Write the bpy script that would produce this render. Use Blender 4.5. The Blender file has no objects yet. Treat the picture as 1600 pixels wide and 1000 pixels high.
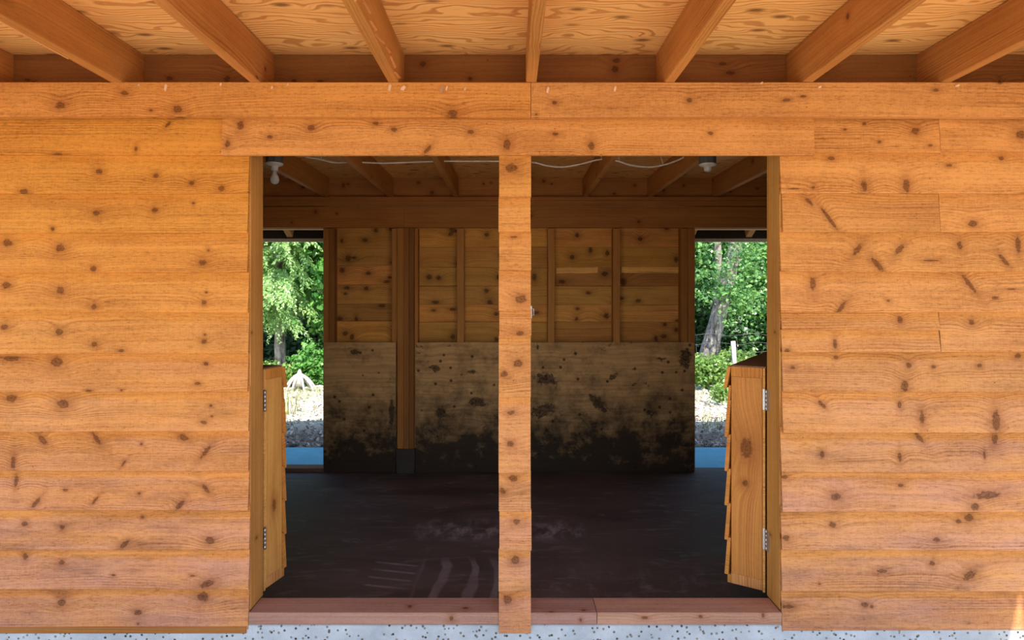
import bpy, bmesh, math, random
import numpy as np
from mathutils import Vector

C = bpy.context.scene.collection
S = bpy.context.scene
random.seed(7)
RNG = np.random.default_rng(11)

# ------------------------------------------------------------------ camera, sky, sun, exposure
F, CX, CY, CAMZ = 943.0, 798.0, 467.0, 1.62
cd = bpy.data.cameras.new('camera')
cam = bpy.data.objects.new('camera', cd)
C.objects.link(cam)
cam.location = (0, 0, CAMZ)
cam.rotation_euler = (math.pi / 2, 0, 0)
cd.sensor_width = 36
cd.lens = F / 1600 * 36
cd.shift_x = (800 - CX) / 1600
cd.shift_y = -(500 - CY) / 1600
cd.clip_start = 0.02
S.camera = cam

SUN_DIR = Vector((-0.25, 0.65, -1.0)).normalized()      # direction the light travels
w = bpy.data.worlds.new('world')
S.world = w
w.use_nodes = True
nt = w.node_tree
nt.nodes.clear()
sky = nt.nodes.new('ShaderNodeTexSky')
sky.sky_type = 'NISHITA'
sky.sun_disc = False
sky.sun_elevation = math.asin(-SUN_DIR.z)
sky.sun_rotation = math.atan2(-SUN_DIR.x, -SUN_DIR.y)
sky.air_density = 1.0
sky.dust_density = 0.6
sky.ozone_density = 1.5
bg = nt.nodes.new('ShaderNodeBackground')
bg.inputs['Strength'].default_value = 0.26
wo = nt.nodes.new('ShaderNodeOutputWorld')
nt.links.new(sky.outputs[0], bg.inputs[0])
nt.links.new(bg.outputs[0], wo.inputs[0])

sl = bpy.data.lights.new('sun', 'SUN')
sl.energy = 6.5
sl.angle = math.radians(0.53)
sl.color = (1.0, 0.93, 0.82)
so = bpy.data.objects.new('sun', sl)
C.objects.link(so)
so.rotation_euler = SUN_DIR.to_track_quat('-Z', 'Y').to_euler()
so.location = (3, -6, 9)

vs = S.view_settings
vs.view_transform = 'Standard'
vs.look = 'None'
vs.gamma = 1.0
vs.use_curve_mapping = False
vs.exposure = 0.47
S.cycles.max_bounces = 12
S.cycles.diffuse_bounces = 8
S.cycles.transmission_bounces = 6
S.cycles.transparent_max_bounces = 8
S.cycles.sample_clamp_indirect = 8.0

# ------------------------------------------------------------------ helpers
def X(px, d): return (px - CX) * d / F
def Z(py, d): return CAMZ - (py - CY) * d / F

WORLD = {}
def empty(name, loc=(0, 0, 0), parent=None):
    o = bpy.data.objects.new(name, None)
    C.objects.link(o)
    loc = Vector(loc)
    if parent is not None:
        o.parent = parent
        o.location = loc - WORLD[parent]
    else:
        o.location = loc
    o.empty_display_size = 0.1
    WORLD[o] = loc.copy()
    return o

def thing(name, label, cat, loc=(0, 0, 0), group=None):
    o = empty(name, loc)
    o['label'] = label
    o['category'] = cat
    if group: o['group'] = group
    return o

def struct(name, loc=(0, 0, 0), label=None):
    o = empty(name, loc)
    o['kind'] = 'structure'
    if label: o['label'] = label
    return o

def link_mesh(name, me, mat, parent, loc, tint=(1, 1, 1), knots=(), seed=None, smooth=False, ht=9.0, wx=0.0):
    o = bpy.data.objects.new(name, me)
    C.objects.link(o)
    loc = Vector(loc)
    if parent is not None:
        o.parent = parent
        o.location = loc - WORLD[parent]
    else:
        o.location = loc
    WORLD[o] = loc.copy()
    if mat is not None and not me.materials: me.materials.append(mat)
    o['tint'] = [float(c) for c in tint]
    o['ht'] = float(ht)
    o['wx'] = float(wx)
    o['seed'] = float(seed if seed is not None else random.random() * 10)
    for i, k in enumerate(list(knots)[:12]):
        o['k%d' % i] = [float(c) for c in k]
    if smooth:
        me.polygons.foreach_set('use_smooth', [True] * len(me.polygons))
    return o

def chamfer(w, t, c=0.003):
    """rectangular profile, b from 0 to w and c from 0 to t, corners cut"""
    return [(c, 0), (w - c, 0), (w, c), (w, t - c), (w - c, t), (c, t), (0, t - c), (0, c)]

def rect(w, t): return [(0, 0), (w, 0), (w, t), (0, t)]

def strip(name, parent, mat, O, A, B, Cc, length, profile, nseg=1, jit=0.0, low=(), **kw):
    """extrude a closed profile (b, c) along A from O; mesh origin at O.  low: profile indices that wander by jit along B"""
    O, A, B, Cc = Vector(O), Vector(A).normalized(), Vector(B).normalized(), Vector(Cc).normalized()
    n = len(profile)
    vs_, uv = [], []
    ph = [random.uniform(0, 6.28) for _ in range(4)]
    for i in range(nseg + 1):
        a = length * i / nseg
        db = jit * (0.6 * math.sin(a * 2.3 + ph[0]) + 0.4 * math.sin(a * 6.1 + ph[1]) + 0.5 * random.uniform(-1, 1)) if jit else 0
        dc = jit * 0.6 * math.sin(a * 3.1 + ph[2]) if jit else 0
        for j, (b, c) in enumerate(profile):
            if j in low:
                vs_.append(A * a + B * (b + db) + Cc * (c + dc)); uv.append((a, b + c))
            else:
                vs_.append(A * a + B * b + Cc * c); uv.append((a, b + c))
    fs, fuv = [], []
    for i in range(nseg):
        for j in range(n):
            k = (j + 1) % n
            f = (i * n + j, i * n + k, (i + 1) * n + k, (i + 1) * n + j)
            fs.append(f)
            fuv.append([uv[x] for x in f])
    e0 = tuple(range(n - 1, -1, -1))
    e1 = tuple(nseg * n + j for j in range(n))
    fs += [e0, e1]
    fuv += [[(profile[j][1], profile[j][0]) for j in e0], [(length + profile[j - nseg * n][1], profile[j - nseg * n][0]) for j in e1]]
    if A.cross(B).dot(Cc) < 0:
        pass
    else:
        fs = [tuple(reversed(f)) for f in fs]
        fuv = [list(reversed(u)) for u in fuv]
    me = bpy.data.meshes.new(name)
    me.from_pydata(vs_, [], fs)
    ul = me.uv_layers.new(name='UVMap')
    flat = [c for u in fuv for p in u for c in p]
    ul.data.foreach_set('uv', flat)
    me.update()
    return link_mesh(name, me, mat, parent, O, **kw)

def box(name, parent, mat, lo, hi, bev=0.003, along='x', **kw):
    lo, hi = Vector(lo), Vector(hi)
    s = hi - lo
    if along == 'x':
        return strip(name, parent, mat, lo, (1, 0, 0), (0, 0, 1), (0, 1, 0), s.x, chamfer(s.z, s.y, bev) if bev else rect(s.z, s.y), **kw)
    if along == 'y':
        return strip(name, parent, mat, lo, (0, 1, 0), (0, 0, 1), (1, 0, 0), s.y, chamfer(s.z, s.x, bev) if bev else rect(s.z, s.x), **kw)
    return strip(name, parent, mat, lo, (0, 0, 1), (1, 0, 0), (0, 1, 0), s.z, chamfer(s.x, s.y, bev) if bev else rect(s.x, s.y), **kw)

def tube(name, parent, mat, pts, rad, n=8, close=True, smooth=True, **kw):
    """tapered tube along points; rad scalar or list"""
    pts = [Vector(p) for p in pts]
    if not hasattr(rad, '__len__'): rad = [rad] * len(pts)
    O = pts[0].copy()
    vs_, fs = [], []
    up = Vector((0.31, 0.17, 0.93)).normalized()
    for i, p in enumerate(pts):
        t = (pts[min(i + 1, len(pts) - 1)] - pts[max(i - 1, 0)]).normalized()
        r = t.cross(up)
        if r.length < 1e-3: r = t.cross(Vector((1, 0, 0)))
        r.normalize(); q = r.cross(t)
        for j in range(n):
            a = 2 * math.pi * j / n
            vs_.append(p - O + (r * math.cos(a) + q * math.sin(a)) * rad[i])
    for i in range(len(pts) - 1):
        for j in range(n):
            k = (j + 1) % n
            fs.append((i * n + j, i * n + k, (i + 1) * n + k, (i + 1) * n + j))
    if close:
        fs += [tuple(range(n - 1, -1, -1)), tuple((len(pts) - 1) * n + j for j in range(n))]
    me = bpy.data.meshes.new(name)
    me.from_pydata(vs_, [], fs); me.update()
    return link_mesh(name, me, mat, parent, O, smooth=smooth, **kw)

def lathe(name, parent, mat, O, prof, n=20, smooth=True, **kw):
    """prof: (r, z) list, around Z"""
    vs_, fs = [], []
    for r, z in prof:
        for j in range(n):
            a = 2 * math.pi * (j + .5) / n
            vs_.append((r * math.cos(a), r * math.sin(a), z))
    for i in range(len(prof) - 1):
        for j in range(n):
            k = (j + 1) % n
            fs.append((i * n + j, i * n + k, (i + 1) * n + k, (i + 1) * n + j))
    fs += [tuple(range(n - 1, -1, -1)), tuple((len(prof) - 1) * n + j for j in range(n))]
    me = bpy.data.meshes.new(name)
    me.from_pydata(vs_, [], fs); me.update()
    return link_mesh(name, me, mat, parent, O, smooth=smooth, **kw)

def quads(name, parent, mat, V, loc=(0, 0, 0), **kw):
    """V: (n, 4, 3) array in world space -> one mesh of loose quads"""
    n = len(V)
    loc = np.array(loc, float)
    me = bpy.data.meshes.new(name)
    me.vertices.add(n * 4)
    me.vertices.foreach_set('co', (V.reshape(-1, 3) - loc).astype(np.float32).ravel())
    me.loops.add(n * 4)
    me.loops.foreach_set('vertex_index', np.arange(n * 4, dtype=np.int32))
    me.polygons.add(n)
    me.polygons.foreach_set('loop_start', np.arange(0, n * 4, 4, dtype=np.int32))
    me.update(calc_edges=True)
    return link_mesh(name, me, mat, parent, loc, **kw)

# ------------------------------------------------------------------ materials
class NB:
    def __init__(s, name):
        s.m = bpy.data.materials.new(name); s.m.use_nodes = True
        s.t = s.m.node_tree; s.t.nodes.clear()
        s.out = s.t.nodes.new('ShaderNodeOutputMaterial')
    def n(s, typ, **kw):
        nd = s.t.nodes.new(typ)
        for k, v in kw.items(): setattr(nd, k, v)
        return nd
    def put(s, sock, v):
        if hasattr(v, 'links') or isinstance(v, bpy.types.NodeSocket): s.t.links.new(v, sock)
        elif isinstance(v, (tuple, list)) and len(v) == 3 and sock.type == 'RGBA': sock.default_value = (*v, 1)
        else: sock.default_value = v
    def math(s, op, a, b=0.0, c=0.0, clamp=False):
        nd = s.n('ShaderNodeMath', operation=op); nd.use_clamp = clamp
        s.put(nd.inputs[0], a); s.put(nd.inputs[1], b); s.put(nd.inputs[2], c)
        return nd.outputs[0]
    def vmath(s, op, a, b=(0, 0, 0), sc=1.0):
        nd = s.n('ShaderNodeVectorMath', operation=op)
        s.put(nd.inputs[0], a); s.put(nd.inputs[1], b)
        if op == 'SCALE': s.put(nd.inputs['Scale'], sc)
        return nd.outputs[1] if op in ('LENGTH', 'DOT_PRODUCT', 'DISTANCE') else nd.outputs[0]
    def xyz(s, x, y, z=0.0):
        nd = s.n('ShaderNodeCombineXYZ')
        for i, v in enumerate((x, y, z)): s.put(nd.inputs[i], v)
        return nd.outputs[0]
    def sep(s, v):
        nd = s.n('ShaderNodeSeparateXYZ'); s.put(nd.inputs[0], v); return nd.outputs
    def noise(s, v, scale=1.0, detail=2.0, rough=0.5, dist=0.0, col=False):
        nd = s.n('ShaderNodeTexNoise')
        s.put(nd.inputs['Vector'], v); s.put(nd.inputs['Scale'], scale)
        s.put(nd.inputs['Detail'], detail); s.put(nd.inputs['Roughness'], rough); s.put(nd.inputs['Distortion'], dist)
        return nd.outputs[1] if col else nd.outputs[0]
    def voro(s, v, scale=1.0, feature='F1', out=0, rnd=1.0):
        nd = s.n('ShaderNodeTexVoronoi', feature=feature)
        s.put(nd.inputs['Vector'], v); s.put(nd.inputs['Scale'], scale); s.put(nd.inputs['Randomness'], rnd)
        return nd.outputs[out]
    def ramp(s, f, pts, interp='LINEAR'):
        nd = s.n('ShaderNodeValToRGB'); e = nd.color_ramp.elements; nd.color_ramp.interpolation = interp
        while len(e) < len(pts): e.new(0.5)
        for el, (p, c) in zip(e, pts):
            el.position = p; el.color = (*c, 1) if len(c) == 3 else c
        s.put(nd.inputs[0], f)
        return nd.outputs[0]
    def mapr(s, f, a, b, c=0.0, d=1.0, smooth=False):
        nd = s.n('ShaderNodeMapRange'); nd.interpolation_type = 'SMOOTHSTEP' if smooth else 'LINEAR'
        for i, v in enumerate((f, a, b, c, d)): s.put(nd.inputs[i], v)
        return nd.outputs[0]
    def mix(s, f, a, b, typ='MIX'):
        nd = s.n('ShaderNodeMix', data_type='RGBA', blend_type=typ)
        s.put(nd.inputs[0], f); s.put(nd.inputs[6], a); s.put(nd.inputs[7], b)
        return nd.outputs[2]
    def attr(s, name, typ='OBJECT'):
        return s.n('ShaderNodeAttribute', attribute_name=name, attribute_type=typ)
    def pos(s): return s.n('ShaderNodeNewGeometry').outputs['Position']
    def uv(s): return s.n('ShaderNodeUVMap', uv_map='UVMap').outputs[0]
    def bump(s, h, strength=0.3, dist=0.01):
        nd = s.n('ShaderNodeBump'); s.put(nd.inputs['Height'], h)
        nd.inputs['Strength'].default_value = strength; nd.inputs['Distance'].default_value = dist
        return nd.outputs[0]
    def done(s, color, rough=0.7, normal=None, spec=0.3, metal=0.0):
        b = s.n('ShaderNodeBsdfPrincipled')
        s.put(b.inputs['Base Color'], color); s.put(b.inputs['Roughness'], rough)
        b.inputs['Specular IOR Level'].default_value = spec; s.put(b.inputs['Metallic'], metal)
        if normal is not None: s.put(b.inputs['Normal'], normal)
        s.t.links.new(b.outputs[0], s.out.inputs[0])
        s.bsdf = b
        return s.m

def knot_group():
    g = bpy.data.node_groups.new('knot_field', 'ShaderNodeTree')
    I = g.interface
    for nm, tp in (('P', 'NodeSocketVector'), ('K', 'NodeSocketVector'), ('RV', 'NodeSocketFloat'), ('Wob', 'NodeSocketFloat')):
        I.new_socket(nm, in_out='INPUT', socket_type=tp)
    for nm in ('Core', 'Halo', 'Bump'):
        I.new_socket(nm, in_out='OUTPUT', socket_type='NodeSocketFloat')
    b = NB.__new__(NB); b.t = g
    gi = b.n('NodeGroupInput').outputs; go = b.n('NodeGroupOutput')
    px, py, _ = b.sep(gi[0]); kx, ky, kr = b.sep(gi[1])
    ru = b.math('ABSOLUTE', kr); rv = b.math('ABSOLUTE', gi[2])
    lean = b.math('MULTIPLY', b.math('SUBTRACT', b.math('LESS_THAN', gi[2], 0.0), b.math('LESS_THAN', kr, 0.0)), 0.62)
    du = b.math('SUBTRACT', px, kx); dv = b.math('SUBTRACT', py, ky)
    du = b.math('ADD', du, b.math('MULTIPLY', lean, dv))
    a = b.math('DIVIDE', du, b.math('MAXIMUM', ru, 0.0005)); c = b.math('DIVIDE', dv, b.math('MAXIMUM', rv, 0.0005))
    r2 = b.math('ADD', b.math('MULTIPLY', a, a), b.math('MULTIPLY', c, c))
    r = b.math('ADD', b.math('SQRT', r2), b.math('MULTIPLY', gi[3], 1.1))
    on = b.math('GREATER_THAN', ru, 0.0006)
    core = b.math('MULTIPLY', b.math('MULTIPLY', b.mapr(r, 0.62, 1.22, 1.0, 0.0, True), b.mapr(b.math('SINE', b.math('MULTIPLY', r, 11.0)), -1, 1, 0.66, 1.0)), on)
    halo = b.math('MULTIPLY', b.math('EXPONENT', b.math('MULTIPLY', b.math('MULTIPLY', r, r), -0.22)), on)
    bmp = b.math('MULTIPLY', b.math('MULTIPLY', b.math('EXPONENT', b.math('MULTIPLY', r2, -0.09)), b.math('MINIMUM', rv, b.math('MULTIPLY', ru, 1.2))), on)
    g.links.new(core, go.inputs[0]); g.links.new(halo, go.inputs[1]); g.links.new(bmp, go.inputs[2])
    return g
KG = knot_group()

def wood(name, light, dark, slots=8, lines=1.0, knotcol=(0.085, 0.027, 0.006), halocol=(0.25, 0.080, 0.019), rough=0.75, fuzz=1.0):
    b = NB(name)
    P = b.uv()
    seed = b.attr('seed').outputs['Fac']
    off = b.xyz(b.math('MULTIPLY', seed, 7.31), b.math('MULTIPLY', seed, 3.17), seed)
    PN = b.vmath('ADD', P, off)
    wob = b.math('SUBTRACT', b.noise(PN, 70, 2), 0.5)
    core = halo = bmp = None
    for i in range(slots):
        at = b.attr('k%d' % i)
        g = b.n('ShaderNodeGroup'); g.node_tree = KG
        b.put(g.inputs[0], P); b.put(g.inputs[1], at.outputs['Vector']); b.put(g.inputs[2], at.outputs['Alpha']); b.put(g.inputs[3], wob)
        if core is None: core, halo, bmp = g.outputs
        else:
            core = b.math('MAXIMUM', core, g.outputs[0]); halo = b.math('MAXIMUM', halo, g.outputs[1]); bmp = b.math('ADD', bmp, g.outputs[2])
    u, v, _ = b.sep(PN)
    warp = b.noise(b.vmath('MULTIPLY', PN, (0.9, 5.0, 1)), 1.0, 2)
    t = b.math('ADD', v, b.math('MULTIPLY', warp, 0.05))
    t = b.math('ADD', t, b.math('MULTIPLY', bmp, 1.8))
    lines1 = b.noise(b.xyz(b.math('MULTIPLY', u, 0.8), b.math('MULTIPLY', t, 95), seed), 1.0, 3, 0.6)
    ring = b.math('SINE', b.math('MULTIPLY', b.math('ADD', t, b.math('MULTIPLY', warp, 0.06)), 2 * math.pi * 75))
    ringm = b.mapr(b.noise(b.vmath('MULTIPLY', PN, (0.8, 9.0, 1)), 1.0, 1), 0.48, 0.66, 0, 1, True)
    ring = b.math('MULTIPLY', b.math('POWER', b.math('MULTIPLY', b.math('ADD', ring, 1.0), 0.5), 3.0), ringm)
    fine = b.noise(b.vmath('MULTIPLY', PN, (55, 260, 1)), 1.0, 2, 0.7)
    saw = b.noise(b.vmath('MULTIPLY', PN, (190, 22, 1)), 1.0, 2, 0.6)
    blot = b.noise(b.vmath('MULTIPLY', PN, (2.6, 8, 1)), 1.0, 3, 0.55)
    speck = b.noise(b.vmath('MULTIPLY', PN, (34, 150, 1)), 1.0, 4, 0.75)
    f = b.mapr(lines1, 0.30, 0.72)
    f = b.math('ADD', b.math('MULTIPLY', f, 0.42 * lines), b.math('MULTIPLY', ring, 0.38 * lines))
    f = b.math('ADD', f, b.math('MULTIPLY', b.math('SUBTRACT', fine, 0.5), 0.65 * fuzz))
    f = b.math('ADD', f, b.math('MULTIPLY', b.math('SUBTRACT', saw, 0.5), 0.42 * fuzz))
    f = b.math('ADD', f, b.math('MULTIPLY', b.math('SUBTRACT', blot, 0.5), 0.95))
    f = b.math('ADD', f, b.math('MULTIPLY', b.mapr(speck, 0.50, 0.74, 0, 1), 0.60 * fuzz), 0, True)
    col = b.mix(f, light, dark)
    col = b.mix(b.mapr(b.noise(b.vmath('MULTIPLY', PN, (1.1, 4, 1)), 1.3, 2), 0.5, 0.75, 0, 0.28), col, b.mix(1.0, col, (0.86, 0.68, 0.62), 'MULTIPLY'))
    col = b.mix(b.math('MULTIPLY', halo, 0.58), col, halocol)
    col = b.mix(b.math('MULTIPLY', core, b.mapr(fine, 0.3, 0.7, 0.55, 0.92)), col, knotcol)
    _, v0, _ = b.sep(P)
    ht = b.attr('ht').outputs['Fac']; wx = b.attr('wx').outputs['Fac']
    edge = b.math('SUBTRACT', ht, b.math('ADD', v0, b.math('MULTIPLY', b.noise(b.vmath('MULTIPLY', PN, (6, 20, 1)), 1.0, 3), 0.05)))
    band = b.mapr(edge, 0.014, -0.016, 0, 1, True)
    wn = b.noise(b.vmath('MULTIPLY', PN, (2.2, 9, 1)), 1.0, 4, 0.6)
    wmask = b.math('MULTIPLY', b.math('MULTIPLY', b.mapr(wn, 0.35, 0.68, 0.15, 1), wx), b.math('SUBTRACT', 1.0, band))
    col = b.mix(wmask, col, b.mix(1.0, col, (0.85, 0.92, 1.70), 'MULTIPLY'))  # weathered tone mixed with cool sky light put into the lower boards' colour
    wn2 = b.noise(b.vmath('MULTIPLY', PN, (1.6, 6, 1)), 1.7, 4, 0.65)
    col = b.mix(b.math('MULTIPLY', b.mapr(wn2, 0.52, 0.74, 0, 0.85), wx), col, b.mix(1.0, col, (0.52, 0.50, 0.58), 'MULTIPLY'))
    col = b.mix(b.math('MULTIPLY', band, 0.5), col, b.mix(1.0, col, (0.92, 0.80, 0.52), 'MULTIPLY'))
    sp = b.voro(b.vmath('MULTIPLY', PN, (9, 14, 1)), 1.0)
    col = b.mix(b.mapr(sp, 0.045, 0.02, 0, 0.75), col, (0.06, 0.025, 0.01))
    col = b.mix(1.0, col, b.attr('tint').outputs['Color'], 'MULTIPLY')
    h = b.math('ADD', b.math('MULTIPLY', saw, 0.5), b.math('MULTIPLY', fine, 0.5))
    h = b.math('SUBTRACT', h, b.math('MULTIPLY', f, 0.3))
    return b.done(col, rough, b.bump(h, 0.35 * fuzz, 0.004), 0.18)

M = {}
M['siding'] = wood('cedar_siding', (0.69, 0.328, 0.104), (0.29, 0.105, 0.026), 8)
M['siding_long'] = wood('cedar_header', (0.69, 0.328, 0.104), (0.29, 0.105, 0.026), 12)
M['planed'] = wood('planed_cedar', (0.62, 0.315, 0.095), (0.33, 0.13, 0.032), 3, 1.2, fuzz=0.45, rough=0.6)
M['inner'] = wood('inner_cedar', (0.62, 0.315, 0.085), (0.27, 0.105, 0.026), 4, 1.2, fuzz=0.5, knotcol=(0.03, 0.010, 0.004), halocol=(0.16, 0.06, 0.018))
M['frame'] = wood('framing_fir', (0.46, 0.205, 0.058), (0.25, 0.09, 0.024), 3, 1.1, fuzz=0.45)
M['joist'] = wood('joist_fir', (0.60, 0.29, 0.088), (0.33, 0.13, 0.034), 4, 1.2, fuzz=0.5)
M['sill'] = wood('worn_sill', (0.46, 0.27, 0.20), (0.25, 0.12, 0.08), 3, 1.1, fuzz=0.6)

def plywood_mat():
    b = NB('roof_plywood')
    P = b.uv(); seed = b.attr('seed').outputs['Fac']
    PN = b.vmath('ADD', P, b.xyz(b.math('MULTIPLY', seed, 7.3), b.math('MULTIPLY', seed, 3.1), seed))
    u, v, _ = b.sep(PN)
    w1 = b.noise(b.vmath('MULTIPLY', PN, (1.7, 5.5, 1)), 1.0, 2, 0.5)
    w2 = b.noise(b.vmath('MULTIPLY', PN, (7, 16, 1)), 1.0, 2, 0.5)
    vd = b.n('ShaderNodeTexVoronoi', feature='F1')
    b.put(vd.inputs['Vector'], b.vmath('MULTIPLY', PN, (4.6, 11, 1))); vd.inputs['Scale'].default_value = 1.0
    foot = b.mapr(vd.outputs['Distance'], 0.05, 0.26, 1, 0, True)
    dent = b.math('EXPONENT', b.math('MULTIPLY', b.math('MULTIPLY', vd.outputs['Distance'], vd.outputs['Distance']), -9.0))
    t = b.math('ADD', v, b.math('MULTIPLY', w1, 0.30))
    t = b.math('ADD', t, b.math('MULTIPLY', w2, 0.035))
    t = b.math('ADD', t, b.math('MULTIPLY', dent, 0.035))
    s_ = b.math('SINE', b.math('MULTIPLY', t, 2 * math.pi * 36))
    ring = b.mapr(s_, 0.15, 0.95, 0, 1, True)
    fl = b.noise(b.xyz(b.math('MULTIPLY', u, 3), b.math('MULTIPLY', t, 160), seed), 1, 2)
    f = b.math('ADD', b.math('MULTIPLY', ring, 0.62), b.math('MULTIPLY', b.math('SUBTRACT', fl, 0.4), 0.7), 0, True)
    col = b.mix(f, (0.88, 0.53, 0.195), (0.47, 0.19, 0.045))
    rr = b.math('GREATER_THAN', b.sep(vd.outputs['Color'])[0], 0.25)
    col = b.mix(b.math('MULTIPLY', b.math('MULTIPLY', foot, rr), 0.85), col, (0.17, 0.062, 0.017))
    col = b.mix(b.mapr(b.noise(PN, 2.2, 2), 0.5, 0.75, 0, 0.35), col, b.mix(1.0, col, (1.0, 0.86, 0.7), 'MULTIPLY'))
    col = b.mix(1.0, col, b.attr('tint').outputs['Color'], 'MULTIPLY')
    return b.done(col, 0.7, b.bump(f, 0.15, 0.004), 0.2)
M['ply'] = plywood_mat()

def dirty_ply():
    b = NB('dirty_plywood')
    P = b.uv(); seed = b.attr('seed').outputs['Fac']
    PN = b.vmath('ADD', P, b.xyz(b.math('MULTIPLY', seed, 7.3), b.math('MULTIPLY', seed, 3.1), seed))
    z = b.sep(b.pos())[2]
    w1 = b.noise(b.vmath('MULTIPLY', PN, (3.0, 1.4, 1)), 1.0, 2)
    u, v, _ = b.sep(PN)
    ln = b.noise(b.xyz(b.math('MULTIPLY', b.math('ADD', v, b.math('MULTIPLY', w1, 0.09)), 46), b.math('MULTIPLY', u, 1.5), seed), 1, 3)
    col = b.mix(b.mapr(ln, 0.3, 0.75), (0.62, 0.375, 0.155), (0.40, 0.215, 0.085))
    sp = b.voro(PN, 9.0)
    col = b.mix(b.mapr(sp, 0.16, 0.10, 0, 0.85), col, (0.045, 0.018, 0.012))
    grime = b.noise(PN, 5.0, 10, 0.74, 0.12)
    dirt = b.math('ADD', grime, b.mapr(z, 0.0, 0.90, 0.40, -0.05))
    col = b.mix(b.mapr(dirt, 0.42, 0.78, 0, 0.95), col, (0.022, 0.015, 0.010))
    wob = b.math('SUBTRACT', b.noise(PN, 26, 5, 0.7), 0.5)
    spl = None
    for i in range(7):
        at = b.attr('k%d' % i)
        g = b.n('ShaderNodeGroup'); g.node_tree = KG
        b.put(g.inputs[0], P); b.put(g.inputs[1], at.outputs['Vector']); b.put(g.inputs[2], at.outputs['Alpha']); b.put(g.inputs[3], b.math('MULTIPLY', wob, 2.2))
        spl = g.outputs[0] if spl is None else b.math('MAXIMUM', spl, g.outputs[0])
    col = b.mix(b.math('MULTIPLY', spl, 0.95), col, (0.03, 0.018, 0.012))
    splash = b.noise(b.vmath('ADD', PN, (4.4, 1.7, 0)), 5.0, 4, 0.6, 0.6)
    col = b.mix(b.mapr(splash, 0.66, 0.70, 0, 0.85), col, (0.03, 0.018, 0.012))
    return b.done(col, 0.75, b.bump(grime, 0.2, 0.01), 0.2)
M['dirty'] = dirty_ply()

def floor_mat():
    b = NB('worn_floor')
    P = b.pos()
    n1 = b.noise(b.vmath('MULTIPLY', P, (0.8, 2.4, 1)), 1.6, 5, 0.62, 0.6)
    col = b.mix(b.mapr(n1, 0.3, 0.75), (0.056, 0.046, 0.041), (0.150, 0.124, 0.115))
    st = b.noise(b.vmath('MULTIPLY', P, (1.1, 5.0, 1)), 2.0, 6, 0.7, 1.2)
    col = b.mix(b.mapr(st, 0.55, 0.74, 0, 0.5), col, (0.34, 0.31, 0.33))
    # dried broom sweeps and smears on the floor
    x, y, z = b.sep(P)
    rag = b.noise(b.vmath('MULTIPLY', P, (6, 3, 1)), 1.6, 5, 0.7)
    xw = b.math('ADD', x, b.math('MULTIPLY', b.noise(P, 1.6, 2), 0.30))
    def box_mask(x0, x1, y0, y1, f=0.06):
        m = b.math('MULTIPLY', b.mapr(x, x0, x0 + f), b.mapr(x, x1 - f, x1, 1, 0))
        return b.math('MULTIPLY', m, b.math('MULTIPLY', b.mapr(y, y0, y0 + f), b.mapr(y, y1 - f * 2, y1, 1, 0)))
    up = b.mapr(b.math('SINE', b.math('MULTIPLY', xw, 43)), 0.25, 0.85, 0, 1, True)
    m1 = b.math('MULTIPLY', b.math('MULTIPLY', box_mask(-0.56, -0.02, 3.12, 3.80), up), 0.5)
    zig = b.mapr(b.math('ABSOLUTE', b.math('SINE', b.math('ADD', b.math('MULTIPLY', y, 32), b.math('MULTIPLY', x, 7)))), 0.55, 0.05, 0, 1, True)
    m2 = b.math('MULTIPLY', b.math('MULTIPLY', box_mask(-0.84, -0.55, 3.36, 3.78, 0.03), zig), 0.6)
    m3 = b.math('MULTIPLY', box_mask(-0.72, 0.55, 4.02, 4.50, 0.14), b.mapr(rag, 0.46, 0.62))
    m4 = b.math('MULTIPLY', box_mask(0.0, 1.4, 3.1, 3.9, 0.3), b.mapr(rag, 0.52, 0.75, 0, 0.5))
    mm = b.math('MULTIPLY', b.math('MAXIMUM', b.math('MAXIMUM', m1, m2), b.math('MAXIMUM', b.math('MULTIPLY', m3, 0.85), m4)), b.mapr(rag, 0.25, 0.6, 0.35, 1))
    col = b.mix(mm, col, (0.36, 0.33, 0.37))
    return b.done(col, b.mapr(n1, 0.3, 0.7, 0.55, 0.8), b.bump(b.noise(P, 40, 4), 0.15, 0.01), 0.35)
M['floor'] = floor_mat()

def concrete(name, c1, c2, agg=0.0):
    b = NB(name)
    P = b.pos()
    n1 = b.noise(P, 6, 6, 0.65)
    col = b.mix(b.mapr(n1, 0.3, 0.7), c1, c2)
    h = n1
    if agg:
        v = b.n('ShaderNodeTexVoronoi', feature='F1'); b.put(v.inputs['Vector'], P); v.inputs['Scale'].default_value = 55
        pick = b.math('GREATER_THAN', b.sep(v.outputs['Color'])[1], 1 - agg)
        spot = b.math('MULTIPLY', b.mapr(v.outputs['Distance'], 0.34, 0.26), pick)
        col = b.mix(spot, col, b.ramp(b.sep(v.outputs['Color'])[0], [(0, (0.06, 0.055, 0.05)), (0.6, (0.2, 0.19, 0.17)), (1, (0.34, 0.30, 0.25))]))
        v2 = b.voro(P, 140)
        col = b.mix(b.mapr(v2, 0.2, 0.12, 0, 0.5), col, (0.1, 0.1, 0.1))
        h = b.math('ADD', n1, b.math('MULTIPLY', spot, -0.4))
    return b.done(col, 0.9, b.bump(h, 0.4, 0.01), 0.2)
M['curb'] = concrete('aggregate_concrete', (0.40, 0.45, 0.49), (0.60, 0.66, 0.70), 0.3)
M['slab'] = concrete('slab_concrete', (0.16, 0.48, 0.62), (0.23, 0.58, 0.72))  # blue of the sky light put into the slab's colour
M['footing'] = concrete('stained_concrete', (0.045, 0.035, 0.027), (0.075, 0.060, 0.047))
M['yard'] = concrete('pale_gravel_yard', (0.50, 0.43, 0.33), (0.62, 0.54, 0.43))

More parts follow.
